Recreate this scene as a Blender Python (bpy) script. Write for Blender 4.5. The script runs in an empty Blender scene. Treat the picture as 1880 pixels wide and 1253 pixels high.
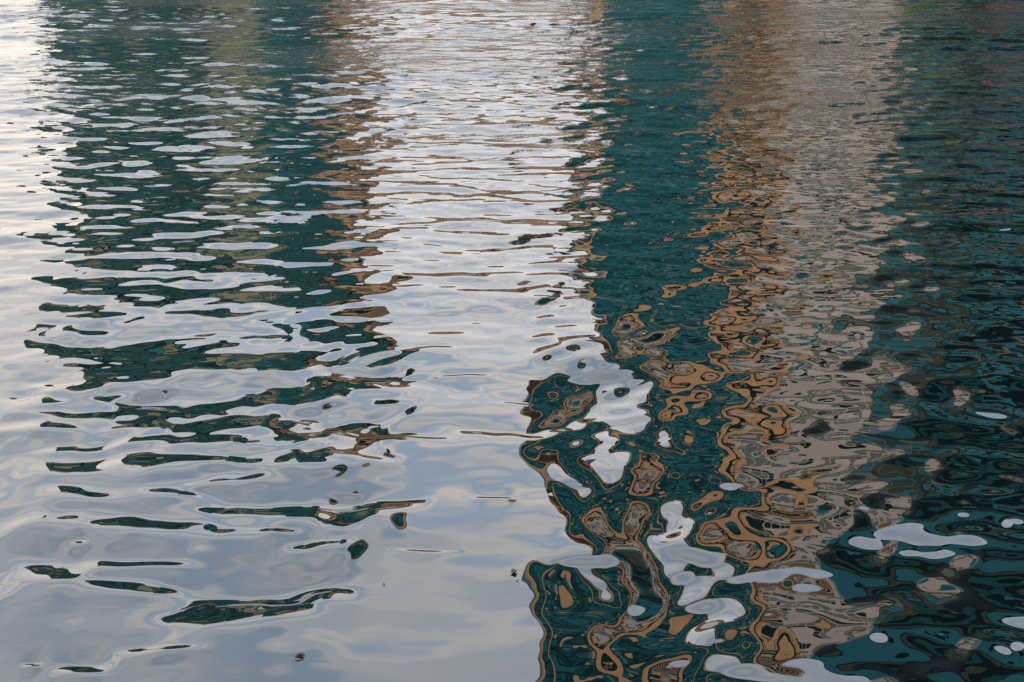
import bpy, math, random
import numpy as np
from mathutils import Vector

R = math.radians
sc = bpy.context.scene
C = sc.collection

# ------------------------------------------------------------------ camera
CAM_H = 4.0
PITCH = 18.5                      # degrees below the horizon
cam_d = bpy.data.cameras.new('camera')
cam = bpy.data.objects.new('camera', cam_d); C.objects.link(cam)
cam.location = (0, 0, CAM_H)
cam.rotation_euler = (R(90 - PITCH), 0, 0)
cam_d.sensor_width = 36.0
cam_d.lens = 50.0
cam_d.clip_start = 0.05
cam_d.clip_end = 6000
sc.camera = cam

# ------------------------------------------------------------------ sky
SUN_EL, SUN_AZ = 24.0, 205.0      # azimuth clockwise from +Y: behind and left of the viewer
world = bpy.data.worlds.new('World'); sc.world = world
world.use_nodes = True
nt = world.node_tree; nt.nodes.clear()
def N(tree, kind, **kw):
    n = tree.nodes.new(kind)
    for k, v in kw.items():
        if k.startswith('i_'):
            n.inputs[k[2:].replace('_', ' ')].default_value = v
        else:
            setattr(n, k, v)
    return n
def mth(tree, op, a, b=None, c=None):
    n = tree.nodes.new('ShaderNodeMath'); n.operation = op
    for i, v in enumerate((a, b, c)):
        if v is None: continue
        if isinstance(v, (int, float)): n.inputs[i].default_value = v
        else: tree.links.new(v, n.inputs[i])
    return n.outputs[0]
L = nt.links.new
sky = N(nt, 'ShaderNodeTexSky', sky_type='NISHITA', sun_disc=False,
        sun_elevation=R(SUN_EL), sun_rotation=R(SUN_AZ), air_density=1.2, dust_density=2.0, ozone_density=1.5)
tc = N(nt, 'ShaderNodeTexCoord')
sep = N(nt, 'ShaderNodeSeparateXYZ'); L(tc.outputs['Generated'], sep.inputs[0])
den = mth(nt, 'ADD', mth(nt, 'MAXIMUM', sep.outputs[2], 0.0), 0.12)
cx = mth(nt, 'DIVIDE', sep.outputs[0], den)
cy = mth(nt, 'DIVIDE', sep.outputs[1], den)
comb = N(nt, 'ShaderNodeCombineXYZ')
L(mth(nt, 'MULTIPLY', cx, 1.1), comb.inputs[0]); L(mth(nt, 'MULTIPLY', cy, 3.4), comb.inputs[1])
nz = N(nt, 'ShaderNodeTexNoise', i_Scale=1.5, i_Detail=2.0, i_Roughness=0.4, i_Distortion=0.2)
L(comb.outputs[0], nz.inputs['Vector'])
rmp = N(nt, 'ShaderNodeMapRange', interpolation_type='SMOOTHSTEP')
rmp.inputs['From Min'].default_value = 0.30; rmp.inputs['From Max'].default_value = 0.72
L(nz.outputs['Fac'], rmp.inputs['Value'])
# low haze layer of cloud: more cover towards the horizon
cov = mth(nt, 'MAXIMUM', mth(nt, 'MULTIPLY_ADD', rmp.outputs[0], 0.62, 0.1),
          mth(nt, 'SUBTRACT', 1.0, mth(nt, 'MULTIPLY', sep.outputs[2], 2.3)))
thin = N(nt, 'ShaderNodeMapRange', interpolation_type='SMOOTHSTEP')   # the cover opens higher up
thin.inputs['From Min'].default_value = 0.36; thin.inputs['From Max'].default_value = 0.54
thin.inputs['To Min'].default_value = 1.0; thin.inputs['To Max'].default_value = 0.6
L(sep.outputs[2], thin.inputs['Value'])
cov = mth(nt, 'MINIMUM', mth(nt, 'MAXIMUM', mth(nt, 'MULTIPLY', cov, thin.outputs[0]), 0.0), 1.0)
mixc = N(nt, 'ShaderNodeMix', data_type='RGBA')
veil = N(nt, 'ShaderNodeMix', data_type='RGBA')    # thin high veil over the blue
veil.inputs['Factor'].default_value = 0.62
veil.inputs['B'].default_value = (4.6, 6.1, 7.8, 1)
L(sky.outputs[0], veil.inputs['A'])
L(cov, mixc.inputs['Factor']); L(veil.outputs['Result'], mixc.inputs['A'])
cloud = N(nt, 'ShaderNodeMix', data_type='RGBA')   # warmer towards the horizon
L(mth(nt, 'MINIMUM', mth(nt, 'MULTIPLY', mth(nt, 'MAXIMUM', sep.outputs[2], 0.0), 2.0), 1.0), cloud.inputs['Factor'])
cloud.inputs['A'].default_value = (6.6, 5.3, 4.15, 1)
cloud.inputs['B'].default_value = (10.6, 8.8, 7.1, 1)
L(cloud.outputs['Result'], mixc.inputs['B'])
bg = N(nt, 'ShaderNodeBackground'); bg.inputs['Strength'].default_value = 0.15
L(mixc.outputs['Result'], bg.inputs['Color'])
wo = N(nt, 'ShaderNodeOutputWorld'); L(bg.outputs[0], wo.inputs['Surface'])

# ------------------------------------------------------------------ sun
sun_d = bpy.data.lights.new('sun', 'SUN'); sun_d.energy = 1.2; sun_d.angle = R(12); sun_d.color = (1, 0.9, 0.78)
sun = bpy.data.objects.new('sun', sun_d); C.objects.link(sun)
sd = Vector((math.sin(R(SUN_AZ)) * math.cos(R(SUN_EL)), math.cos(R(SUN_AZ)) * math.cos(R(SUN_EL)), math.sin(R(SUN_EL))))
sun.rotation_euler = sd.to_track_quat('Z', 'Y').to_euler()
sun.location = (0, -20, 60)

sc.view_settings.view_transform = 'Standard'
sc.view_settings.look = 'None'
sc.view_settings.exposure = 1.05
sc.view_settings.gamma = 1.0
sc.cycles.max_bounces = 6
sc.cycles.use_denoising = False

# ------------------------------------------------------------------ materials
MATS = {}
def mat(name, col, rough=0.7, spec=0.4, var=0.15, scale=0.4, emis=0.0):
    if name in MATS: return MATS[name]
    m = bpy.data.materials.new(name); m.use_nodes = True
    t = m.node_tree; b = t.nodes['Principled BSDF']
    tcn = N(t, 'ShaderNodeTexCoord'); n = N(t, 'ShaderNodeTexNoise', i_Scale=scale, i_Detail=4.0)
    t.links.new(tcn.outputs['Object'], n.inputs['Vector'])
    mx = N(t, 'ShaderNodeMix', data_type='RGBA')
    t.links.new(n.outputs['Fac'], mx.inputs['Factor'])
    mx.inputs['A'].default_value = tuple(c * (1 - var) for c in col) + (1,)
    mx.inputs['B'].default_value = tuple(min(1, c * (1 + var)) for c in col) + (1,)
    t.links.new(mx.outputs['Result'], b.inputs['Base Color'])
    b.inputs['Roughness'].default_value = rough
    b.inputs['Specular IOR Level'].default_value = spec
    if emis:
        t.links.new(mx.outputs['Result'], b.inputs['Emission Color'])
        b.inputs['Emission Strength'].default_value = emis
    MATS[name] = m
    return m
mat('teal_glass', (0.006, 0.1, 0.122), 0.35, 0.12, 0.3)
mat('teal_glass_dark', (0.003, 0.045, 0.052), 0.35, 0.12, 0.3)
mat('green_glass', (0.004, 0.055, 0.055), 0.4, 0.12, 0.5)
mat('teal_wall', (0.007, 0.08, 0.1), 0.6, 0.12, 0.2)
mat('deep_teal', (0.002, 0.02, 0.026), 0.7, 0.12, 0.3)
mat('grey_teal', (0.05, 0.125, 0.14), 0.5, 0.12, 0.2)
mat('tan_stone', (0.42, 0.25, 0.13), 0.8, 0.2, 0.12)  # stone colour; also used for the painted sunlit side of the teal tower
mat('pale_tan', (0.34, 0.25, 0.18), 0.8, 0.2, 0.12)
mat('khaki', (0.20, 0.19, 0.125), 0.8, 0.2, 0.2)
mat('grey_pink', (0.37, 0.325, 0.30), 0.8, 0.2, 0.12)
mat('black_green', (0.004, 0.009, 0.007), 0.6, 0.08, 0.3)
mat('grey_green', (0.10, 0.115, 0.10), 0.6, 0.2, 0.2)
mat('olive_dark', (0.035, 0.045, 0.034), 0.8, 0.1, 0.4)
mat('blue_teal_glass', (0.014, 0.11, 0.155), 0.3, 0.15, 0.15)
mat('black_glass', (0.0012, 0.003, 0.0045), 0.5, 0.05, 0.3)
mat('quay_stone', (0.16, 0.15, 0.13), 0.9, 0.2, 0.3, 0.8)
mat('lime_glow_paint', (0.20, 0.27, 0.06), 0.7, 0.2, 0.1)  # plain colour in place of a green neon glow
mat('red_glow_paint', (0.25, 0.03, 0.07), 0.7, 0.2, 0.1)  # plain colour in place of a magenta neon glow
mat('leaf_brown', (0.07, 0.045, 0.02), 0.6, 0.4, 0.4, 60)

def water_material():
    m = bpy.data.materials.new('river_water'); m.use_nodes = True
    t = m.node_tree; b = t.nodes['Principled BSDF']
    b.inputs['Base Color'].default_value = (0.0005, 0.003, 0.004, 1)
    b.inputs['Roughness'].default_value = 0.0
    b.inputs['IOR'].default_value = 2.05
    tcn = N(t, 'ShaderNodeTexCoord')
    mp = N(t, 'ShaderNodeMapping'); mp.inputs['Scale'].default_value = (1.0, 1.35, 1.0)
    t.links.new(tcn.outputs['Object'], mp.inputs['Vector'])
    n = N(t, 'ShaderNodeTexNoise', i_Scale=4.5, i_Detail=2.0, i_Roughness=0.45)
    t.links.new(mp.outputs[0], n.inputs['Vector'])
    # gusts: where the small ripples are stronger or lie still
    g = N(t, 'ShaderNodeTexNoise', i_Scale=0.16, i_Detail=2.0)
    t.links.new(mp.outputs[0], g.inputs['Vector'])
    sp = N(t, 'ShaderNodeSeparateXYZ'); t.links.new(tcn.outputs['Object'], sp.inputs[0])
    far = N(t, 'ShaderNodeMapRange', interpolation_type='SMOOTHSTEP')
    far.inputs['From Min'].default_value = 10; far.inputs['From Max'].default_value = 34
    far.inputs['To Min'].default_value = 0.0; far.inputs['To Max'].default_value = 1.0
    t.links.new(sp.outputs[1], far.inputs['Value'])
    gm = N(t, 'ShaderNodeMapRange', interpolation_type='SMOOTHSTEP')
    gm.inputs['From Min'].default_value = 0.35; gm.inputs['From Max'].default_value = 0.65
    gm.inputs['To Min'].default_value = 0.35; gm.inputs['To Max'].default_value = 1.0
    t.links.new(g.outputs['Fac'], gm.inputs['Value'])
    amp = mth(t, 'MULTIPLY', far.outputs[0], gm.outputs[0])
    t.links.new(mth(t, 'MULTIPLY', amp, 0.2), b.inputs['Roughness'])   # unresolved wind ripples
    bp = N(t, 'ShaderNodeBump'); bp.inputs['Strength'].default_value = 1.0
    bp.inputs['Distance'].default_value = 1.0
    t.links.new(mth(t, 'MULTIPLY', mth(t, 'SUBTRACT', n.outputs['Fac'], 0.5), mth(t, 'MULTIPLY', amp, 0.022)), bp.inputs['Height'])
    t.links.new(bp.outputs[0], b.inputs['Normal'])
    return m

# ------------------------------------------------------------------ helpers
def tag(o, label=None, cat=None, group=None, kind=None):
    if label: o['label'] = label
    if cat: o['category'] = cat
    if group: o['group'] = group
    if kind: o['kind'] = kind
    return o
BOX = {}
def box_mesh(sx, sy, sz, m):
    key = (round(sx, 4), round(sy, 4), round(sz, 4), m)
    if key in BOX: return BOX[key]
    x, y, z = sx / 2, sy / 2, sz / 2
    v = [(-x,-y,-z),(x,-y,-z),(x,y,-z),(-x,y,-z),(-x,-y,z),(x,-y,z),(x,y,z),(-x,y,z)]
    f = [(3,2,1,0),(4,5,6,7),(0,1,5,4),(1,2,6,5),(2,3,7,6),(3,0,4,7)]
    me = bpy.data.meshes.new('box'); me.from_pydata(v, [], f); me.materials.append(MATS[m]); me.update()
    BOX[key] = me
    return me
def block(name, x0, x1, y0, y1, z0, z1, m, parent=None):
    me = box_mesh(x1 - x0, y1 - y0, z1 - z0, m)
    o = bpy.data.objects.new(name, me); C.objects.link(o)
    o.location = ((x0 + x1) / 2, (y0 + y1) / 2, (z0 + z1) / 2)
    if parent: o.parent = parent
    return o
def empty(name, label, cat, group=None):
    o = bpy.data.objects.new(name, None); C.objects.link(o)
    o.empty_display_size = 1.0
    return tag(o, label, cat, group)

# ------------------------------------------------------------------ river surface
rng = np.random.default_rng(11)
Y0, Y1, STEP = 5.0, 104.0, 0.0018
rows = int(math.log(Y1 / Y0) / STEP)
cols = int(1.24 / STEP / 1.25)
yy = Y0 * np.exp(np.arange(rows + 1) * (math.log(Y1 / Y0) / rows))
tt = np.linspace(-0.62, 0.62, cols + 1)
X = (yy[:, None] * tt[None, :])
Y = np.repeat(yy[:, None], cols + 1, 1)

def sea(n, lam0, lam1, spread, seed, main=0.0, filt=True, peak=None):
    """sum of long-crested wavelets; unit rms slope"""
    r = np.random.default_rng(seed)
    lam = np.exp(r.uniform(math.log(lam0), math.log(lam1), n))
    th = r.normal(main, spread, n)
    k = 2 * np.pi / lam
    kx, ky = k * np.sin(th), k * np.cos(th)
    ph = r.uniform(0, 2 * np.pi, n)
    s = np.ones(n) if peak is None else np.exp(-0.5 * (np.log(lam / peak) / 0.7) ** 2)
    s = s * r.uniform(0.6, 1.4, n)
    s *= math.sqrt(2.0 / np.sum(s ** 2))
    H = np.zeros_like(X)
    sp = STEP * Y
    for i in range(n):
        a = s[i] / k[i]
        w = np.clip(lam[i] / (sp * 3.2) - 1.0, 0, 1)
        H += (a * w) * np.sin(kx[i] * X + ky[i] * Y + ph[i])
    return H
def smooth(a, lo, hi):
    t = np.clip((a - lo) / (hi - lo), 0, 1); return t * t * (3 - 2 * t)

longc = sea(60, 0.4, 3.0, 0.32, 3, main=0.03, peak=0.95)
mid = sea(70, 0.2, 0.8, 0.38, 9, main=0.02, peak=0.36)
iso = sea(80, 0.2, 1.5, 0.95, 5, main=-0.15, peak=0.45)
ripple = sea(70, 0.1, 0.4, 0.8, 7, peak=0.2)
dist = smooth(Y, 8.5, 17)
far = smooth(Y, 16, 32)
tanx = X / Y
right = smooth(tanx, -0.02, 0.16)
right2 = smooth(tanx, 0.07, 0.19)
near = 1 - dist
H = (longc * (0.013 + 0.004 * right + 0.036 * dist * (1 - 0.35 * right) + 0.022 * far)
     + mid * (0.002 + 0.003 * right + 0.038 * dist + 0.022 * far)
     + iso * (0.007 + (0.016 * right + 0.028 * right2) * near + 0.030 * dist + 0.022 * far)
     + ripple * (0.0028 + 0.004 * right + 0.020 * dist + 0.020 * far))
gust = sea(14, 5.0, 16.0, 0.35, 31); gust /= gust.std()
H = H * (1 + 0.28 * np.clip(gust, -1.6, 1.6) * far)
warp1 = sea(24, 0.16, 0.5, 1.2, 21); warp1 /= warp1.std()
warp2 = sea(24, 0.25, 0.8, 1.2, 22); warp2 /= warp2.std()

# single crests and troughs that stand out of the calm water near the bank
def ground(p, r):
    dep = R(PITCH) + math.atan((r - 626.5) / 2611.0)
    y = CAM_H / math.tan(dep)
    fwd = 2611.0 * math.cos(R(PITCH)) - (r - 626.5) * math.sin(R(PITCH))
    return (p - 940.0) / fwd * y, y, dep
def crest(p, r, length, height, elev, tilt=0.0, gain=1.9, soft=3.0, rag=1.0):
    """a crest whose face turns the mirror image to the elevation elev (degrees)"""
    x0, y0, dep = ground(p, r)
    slant = CAM_H / math.sin(dep)
    a = length / 2 * slant / 2611.0 * 1.05
    sg = max(height / 2 * slant / 2611.0 / math.sin(dep) / 0.9, 0.02)
    A = math.tan(R((elev - math.degrees(dep)) / 2)) * gain
    r0 = np.searchsorted(yy, y0 - 14 * sg - a * 0.6); r1 = np.searchsorted(yy, y0 + 14 * sg + a * 0.6)
    dx, dy = X[r0:r1] - x0, Y[r0:r1] - y0
    tl = math.tan(R(tilt)) / math.sin(dep)
    v = dy + dx * tl
    v = v + 0.14 * sg * np.sin(dx / a * 2.1 + p) + rag * min(0.2 * sg, 0.02) * warp1[r0:r1]
    dx = dx + rag * 0.12 * a * warp2[r0:r1]
    g = np.exp(-np.abs(dx / a) ** soft)
    st = lambda q: np.tanh(1.202 * q / 1.414)
    H[r0:r1] += A * 1.25 * sg * 1.2533 * g * (st(v / sg) - st(v / (5 * sg)))
DARK = 12.5
for c in [(450,1126,240,46,0),(470,1102,130,16,0),(590,1088,100,16,2),(250,1038,170,12,-1),(95,1055,115,28,4),(240,1080,150,16,3),
          (585,1005,125,14,-1),(270,968,370,22,2),(440,938,200,16,0),(600,940,190,26,0),(690,932,120,14,-3),(630,964,70,22,3),(150,912,165,22,3),
          (325,912,120,14,5),(420,886,180,14,-4),(200,862,260,32,0),(130,828,130,12,-3),(625,842,160,20,2),(600,797,170,34,2),
          (330,792,260,24,-2),(400,852,300,16,2),(190,768,230,14,1),(80,788,160,10,3),(430,740,330,26,-2),(60,740,110,16,3),
          (205,698,210,26,1),(150,1231,80,14,2),(60,1222,26,6,0),(145,1000,28,8,0),(515,978,60,6,1),(290,1200,120,9,2),(700,703,140,12,4),(640,690,120,16,0),(300,655,330,28,2),(520,672,200,20,3),(120,640,180,16,3),(380,815,220,16,2),(250,740,180,16,2),(540,715,150,14,-3),(130,715,160,12,2),(500,775,160,14,2)]:
    crest(c[0], c[1], c[2] * 1.1, c[3] * 1.15, DARK, c[4], 2.2 if c[1] < 850 else 1.95, 3.0, 0.9 if c[1] < 850 else 0.4)
for c in [(785,1011,90,6,1),(905,914,70,5,1),(905,796,150,8,3),(740,801,130,6,2),(855,690,90,5,-2),(980,741,110,5,1),(800,640,150,6,-2)]:
    crest(c[0], c[1], c[2], c[3], 2.5, c[4], 1.2)
SKYWARD = 39.0
for c in [(1190,782,90,34,2),(1130,767,70,10,0),(1195,873,125,40,2),(1165,925,110,50,5),(1240,1022,130,66,14),(1165,1116,125,46,0),(1085,1042,105,44,10),
          (1050,886,45,14,6),(1110,690,150,50,4),(1700,1000,270,42,6),(1465,1062,240,34,5),(1460,1236,260,36,2),
          (1400,1128,65,20,2),(1340,893,105,12,1),(1590,942,40,12,3)]:
    crest(c[0], c[1], c[2] * 1.1, c[3], SKYWARD, c[4], 1.25 if c[0] < 1300 else 1.1, 2.2)
for c in [(1760,1080,160,26,3),(1800,1205,190,44,4),(1720,1130,120,20,5),(1620,1010,100,22,3),(1830,930,120,26,6),(1700,960,130,20,1),(1830,760,100,20,4),(1680,707,110,12,2),(1760,860,130,20,2)]:
    crest(c[0], c[1], c[2], c[3], 31.0, c[4], 1.3)

co = np.stack([X, Y, H], -1).reshape(-1, 3).astype(np.float32)
idx = np.arange((rows + 1) * (cols + 1)).reshape(rows + 1, cols + 1)
q = np.stack([idx[:-1, :-1], idx[:-1, 1:], idx[1:, 1:], idx[1:, :-1]], -1).reshape(-1, 4).astype(np.int32)
me = bpy.data.meshes.new('river')
me.vertices.add(len(co)); me.vertices.foreach_set('co', co.ravel())
me.loops.add(q.size); me.loops.foreach_set('vertex_index', q.ravel())
me.polygons.add(len(q)); me.polygons.foreach_set('loop_start', np.arange(0, q.size, 4, dtype=np.int32))
me.polygons.foreach_set('use_smooth', np.ones(len(q), dtype=bool))
me.update(calc_edges=True)
me.materials.append(water_material())
river = bpy.data.objects.new('river_water', me); C.objects.link(river)
tag(river, 'rippled dark teal river water reflecting buildings and pale cloudy sky', 'water', kind='structure')

# ------------------------------------------------------------------ far bank
bank = block('quay', -220, 220, 103.5, 330, -2.0, 1.6, 'quay_stone'); tag(bank, kind='structure')

def px(p, D):                     # lateral position of a bearing at depth D
    return (p - 940) / 2674.0 * D

def tower(name, label, x0, x1, D, depth, H, body, pane_mats, floor, bay, band, seed=0,
          band_h=0.5, trim=None, trim_w=0.5, base=1.6, mull=0.25, floorvar=0.6):
    t = empty(name, label, 'building'); t.location = ((x0 + x1) / 2, D, base)
    r = random.Random(seed)
    cx_ = (x0 + x1) / 2; w = x1 - x0; h = H - base
    def part(n, a, b, c, d, e, f, m): return block(n, a - cx_, b - cx_, c, d, e, f, m, t)
    part('wall', x0, x1, 0, depth, 0, h, body)
    nf = max(1, int(h / floor)); nb = max(1, int(round(w / bay)))
    while nf * nb > 290: 
        nb = max(1, int(nb * 0.85)); nf = nf if nf * nb <= 290 else max(1, int(nf * 0.92))
    fh = h / nf; bw = w / nb
    for i in range(nf):
        fm = r.choice(pane_mats)
        for j in range(nb):
            wm = fm if r.random() < floorvar else r.choice(pane_mats)
            if wm == body: continue                      # blank bay
            part('window', x0 + j * bw + mull / 2, x0 + (j + 1) * bw - mull / 2, -0.06, 0.02,
                 i * fh + band_h, (i + 1) * fh - 0.05, wm)
        if band != body:
            part('floor_band', x0 - 0.02, x1 + 0.02, -0.25, 0.02, i * fh, i * fh + band_h - 0.01, band)
    if trim:
        part('corner_pier', x0 - 0.05, x0 + trim_w, -0.4, depth * 0.3, 0, h, trim)
        part('corner_pier', x1 - trim_w, x1 + 0.05, -0.4, depth * 0.3, 0, h, trim)
    part('parapet', x0 - 0.1, x1 + 0.1, -0.45, depth, h + 0.004, h + 1.0, trim or band)
    return t

D = 108.0
E = lambda e, d=D: d * math.tan(R(e))
# left group
tower('office_block', 'dark green glass office block mirrored beside the khaki slab', px(70, D), px(375, D), D, 20, E(16.3), 'deep_teal',
      ['green_glass', 'teal_glass_dark', 'teal_glass', 'deep_teal', 'teal_glass_dark', 'green_glass', 'khaki'], 3.6, 2.2, 'deep_teal', 1)
tower('office_block', 'khaki stone slab mirrored between two dark glass blocks', px(377, D), px(470, D), D, 20, E(15.8), 'khaki',
      ['khaki', 'teal_glass_dark', 'green_glass', 'khaki'], 3.6, 1.6, 'khaki', 2, band_h=1.0)
tower('office_block', 'teal glass tower mirrored beside the open sky', px(472, D), px(590, D), D, 20, E(19.5), 'teal_wall',
      ['teal_glass', 'teal_glass_dark', 'green_glass'], 3.6, 1.6, 'deep_teal', 3)
tower('painted_sunlit_side', 'tan side strip of the teal glass tower, sunlight put into its colour', px(591, D), px(634, D), D + 1, 16, E(19.2), 'tan_stone',  # added strip: sunlit narrow side face painted as tan material
      ['tan_stone', 'pale_tan', 'black_green', 'teal_glass_dark', 'pale_tan'], 4.5, 1.2, 'pale_tan', 4)
# low buildings closing the gap
Dg = 190.0
tower('low_building', 'low tan stone terrace closing the gap between the towers', px(560, Dg), px(1140, Dg), Dg, 20, E(8.5, Dg), 'tan_stone',
      ['pale_tan', 'tan_stone', 'black_green'], 4.0, 3.0, 'pale_tan', 5)
# right group
def crown(t, x0, x1, z0, z1, n, m1, m2):
    cx_ = t.location.x; dz = (z1 - z0) / n
    for i in range(n):
        block('louver', x0 - cx_, x1 - cx_, -0.5, 0.03, z0 + i * dz - t.location.z, z0 + (i + 0.8) * dz - t.location.z, m1 if i % 2 else m2, t)
t = tower('glass_tower', 'tall teal glass tower with tan stone corners', px(1097, D), px(1348, D), D, 26, E(38), 'teal_wall',
      ['teal_glass', 'teal_glass_dark', 'teal_wall', 'teal_glass_dark', 'teal_glass', 'deep_teal', 'teal_glass', 'grey_teal', 'grey_green', 'teal_wall', 'teal_glass_dark', 'tan_stone', 'teal_glass', 'deep_teal', 'teal_glass', 'grey_teal', 'teal_wall', 'deep_teal', 'teal_glass_dark', 'teal_glass', 'teal_glass'], 4.2, 1.3, 'deep_teal', 16, floorvar=0.0, band_h=0.8, trim='tan_stone', trim_w=0.35)
wx0, wx1, wz0, wz1 = px(1034, D) - t.location.x, px(1096.5, D) - t.location.x, E(21.5) - 1.6, E(37.6) - 1.6
block('cantilever_wing', wx0, wx1, 0.2, 20, wz0, wz1, 'teal_wall', t)
nw = 9; wh = (wz1 - wz0) / nw
for i in range(nw):
    block('floor_band', wx0 + 0.3, wx1, 0.0, 0.21, wz0 + i * wh + 0.3, wz0 + i * wh + 1.3, 'deep_teal', t)
    for k in range(2):
        block('window', wx0 + 0.4 + k * 0.95, wx0 + 1.25 + k * 0.95, 0.1, 0.22, wz0 + i * wh + 1.5, wz0 + (i + 1) * wh + 0.1, ('teal_glass', 'teal_glass_dark', 'teal_wall')[(i * 2 + k * 5) % 3], t)
block('corner_pier', wx0 - 0.05, wx0 + 0.28, -0.1, 8, wz0, wz1 + 0.5, 'tan_stone', t)
block('parapet', wx0 + 0.3, wx1, -0.1, 20, wz1 + 0.004, wz1 + 0.8, 'tan_stone', t)
block('soffit', wx0 - 0.05, wx1, -0.1, 20, wz0 - 0.5, wz0 - 0.004, 'tan_stone', t)
t = tower('apartment_tower', 'tan stone apartment tower with black balconies', px(1350, D), px(1462, D), D + 0.5, 22, E(37), 'grey_green',
      ['tan_stone', 'black_green', 'grey_green', 'tan_stone', 'grey_pink', 'teal_glass', 'black_green', 'tan_stone'], 4.2, 1.3, 'tan_stone', 7, band_h=0.9)
block('corner_pier', px(1350, D) - t.location.x, px(1350, D) - t.location.x + 1.5, -0.8, 0.03, E(15), E(36.9) - 1.6, 'tan_stone', t)
block('painted_recess_shade', px(1350, D) - t.location.x + 1.6, px(1350, D) - t.location.x + 2.2, -0.5, 0.03, 0, E(36.9) - 1.6, 'black_green', t)  # solid black strip painting the shade of a recess beside the pier
crown(t, px(1400, D), px(1462, D), E(33), E(36.6), 12, 'black_green', 'pale_tan')
t = tower('apartment_tower', 'grey rendered apartment tower with scattered dark windows', px(1464, D), px(1668, D), D + 1, 22, E(36), 'grey_pink',
      ['grey_pink', 'grey_pink', 'grey_green', 'grey_pink', 'grey_pink', 'grey_teal', 'black_green', 'teal_glass', 'grey_green', 'grey_pink'], 4.2, 1.6, 'grey_pink', 8, band_h=0.8)
crown(t, px(1464, D), px(1600, D), E(32), E(35.6), 12, 'black_green', 'tan_stone')
tower('dark_tower', 'dark olive tower beside the grey apartment tower', px(1674, D), px(1812, D), D, 26, E(23), 'grey_green',
      ['olive_dark', 'olive_dark', 'black_green', 'grey_green', 'teal_glass_dark', 'blue_teal_glass'], 5.0, 2.0, 'olive_dark', 9)
tower('dark_tower', 'black glass tower with a few blue green panes', px(1815, D), px(2300, D), D + 1, 26, E(31), 'black_glass',
      ['black_glass', 'black_glass', 'blue_teal_glass', 'black_glass', 'teal_glass_dark', 'olive_dark'], 5.5, 4.0, 'black_green', 12)
tower('dark_tower', 'blue green glass tower standing behind the black one', px(1692, D + 28), px(2300, D + 28), D + 28, 26, E(36, D + 28), 'blue_teal_glass',
      ['blue_teal_glass', 'blue_teal_glass', 'blue_teal_glass', 'blue_teal_glass', 'black_glass'], 6, 5, 'blue_teal_glass', 10)
tower('low_building', 'low olive and blue glass block in front of the black tower', px(1818, 105), px(2300, 105), 105.2, 2.5, E(17, 105), 'olive_dark',
      ['olive_dark', 'blue_teal_glass', 'black_green', 'blue_teal_glass', 'grey_green', 'black_glass'], 3.4, 1.8, 'black_green', 14, floorvar=0.3)
# kiosks added on the far quay; awning colours stand in for low neon lights
def kiosk(label, p0, p1, m, d):
    x0, x1 = px(p0, d), px(p1, d); cx_ = (x0 + x1) / 2
    t = empty('kiosk', label, 'kiosk'); t.location = (cx_, d, 1.6)
    w = (x1 - x0) / 2
    block('wall', -w, w, 0, 1.0, 0, 2.6, 'olive_dark', t)
    block('counter', -w * 0.8, w * 0.8, -0.4, -0.02, 0.9, 1.05, 'khaki', t)
    block('awning', -w - 0.2, w + 0.2, -1.3, 1.1, 2.62, 3.5, m, t)
    block('sign_board', -w, w, -0.3, -0.1, 3.52, 4.0, m, t)
kiosk('added kiosk on the far quay, lime awning colour standing in for neon light', 1655, 1740, 'lime_glow_paint', 105.5)
kiosk('added kiosk on the far quay, crimson awning colour standing in for neon light', 1815, 1890, 'red_glow_paint', 103.9)

# ------------------------------------------------------------------ floating bits
def water_z(x, y):
    i = min(np.searchsorted(yy, y), rows); j = min(np.searchsorted(tt, x / y), cols)
    return float(H[i, j])
def floating_leaf(name, label, p, r, size, rot, curl):
    x, y, dep = ground(p, r)
    n, mrows = 9, 7
    v, f = [], []
    for i in range(n):
        a = i / (n - 1); w = math.sin(math.pi * a ** 0.8) * 0.42 + 0.02
        for j in range(mrows):
            b = j / (mrows - 1) * 2 - 1
            v.append(((a - 0.5) * size, b * w * size, (curl * (b * b * w * 0.9 + 0.9 * (a - 0.5) ** 2) + 0.04 * math.sin(a * 9 + b * 3)) * size))
    m = len(v)
    v += [(q[0], q[1], q[2] - 0.05 * size) for q in v]
    for i in range(n - 1):
        for j in range(mrows - 1):
            a0 = i * mrows + j
            f.append((a0, a0 + mrows, a0 + mrows + 1, a0 + 1)); f.append((m + a0 + 1, m + a0 + mrows + 1, m + a0 + mrows, m + a0))
    for i in range(n - 1):
        for j in (0, mrows - 1):
            a0 = i * mrows + j; f.append((a0, a0 + mrows, m + a0 + mrows, m + a0))
    for i in (0, n - 1):
        for j in range(mrows - 1):
            a0 = i * mrows + j; f.append((a0, a0 + 1, m + a0 + 1, m + a0))
    t = empty(name, label, 'leaf'); t.location = (x, y, water_z(x, y) + 0.004); t.rotation_euler = (0, 0, rot)
    me = bpy.data.meshes.new('blade'); me.from_pydata(v, [], f); me.materials.append(MATS['leaf_brown']); me.update()
    o = bpy.data.objects.new('blade', me); C.objects.link(o); o.parent = t
    for pl in me.polygons: pl.use_smooth = True
    block('stem', -size * 0.85, -size * 0.45, -size * 0.02, size * 0.02, size * 0.2 * curl, size * 0.2 * curl + size * 0.05, 'leaf_brown', t)
    return t
floating_leaf('floating_leaf', 'curled brown leaf floating on the pale water beside the dark reflection', 944, 1052, 0.042, 0.6, 0.9)
floating_leaf('floating_leaf', 'tiny brown leaf scrap floating just off the curled leaf', 950, 1067, 0.014, -0.4, 0.5)
floating_leaf('floating_leaf', 'thin dark leaf sliver floating alone on the pale water', 705, 1073, 0.016, 0.9, 0.3)
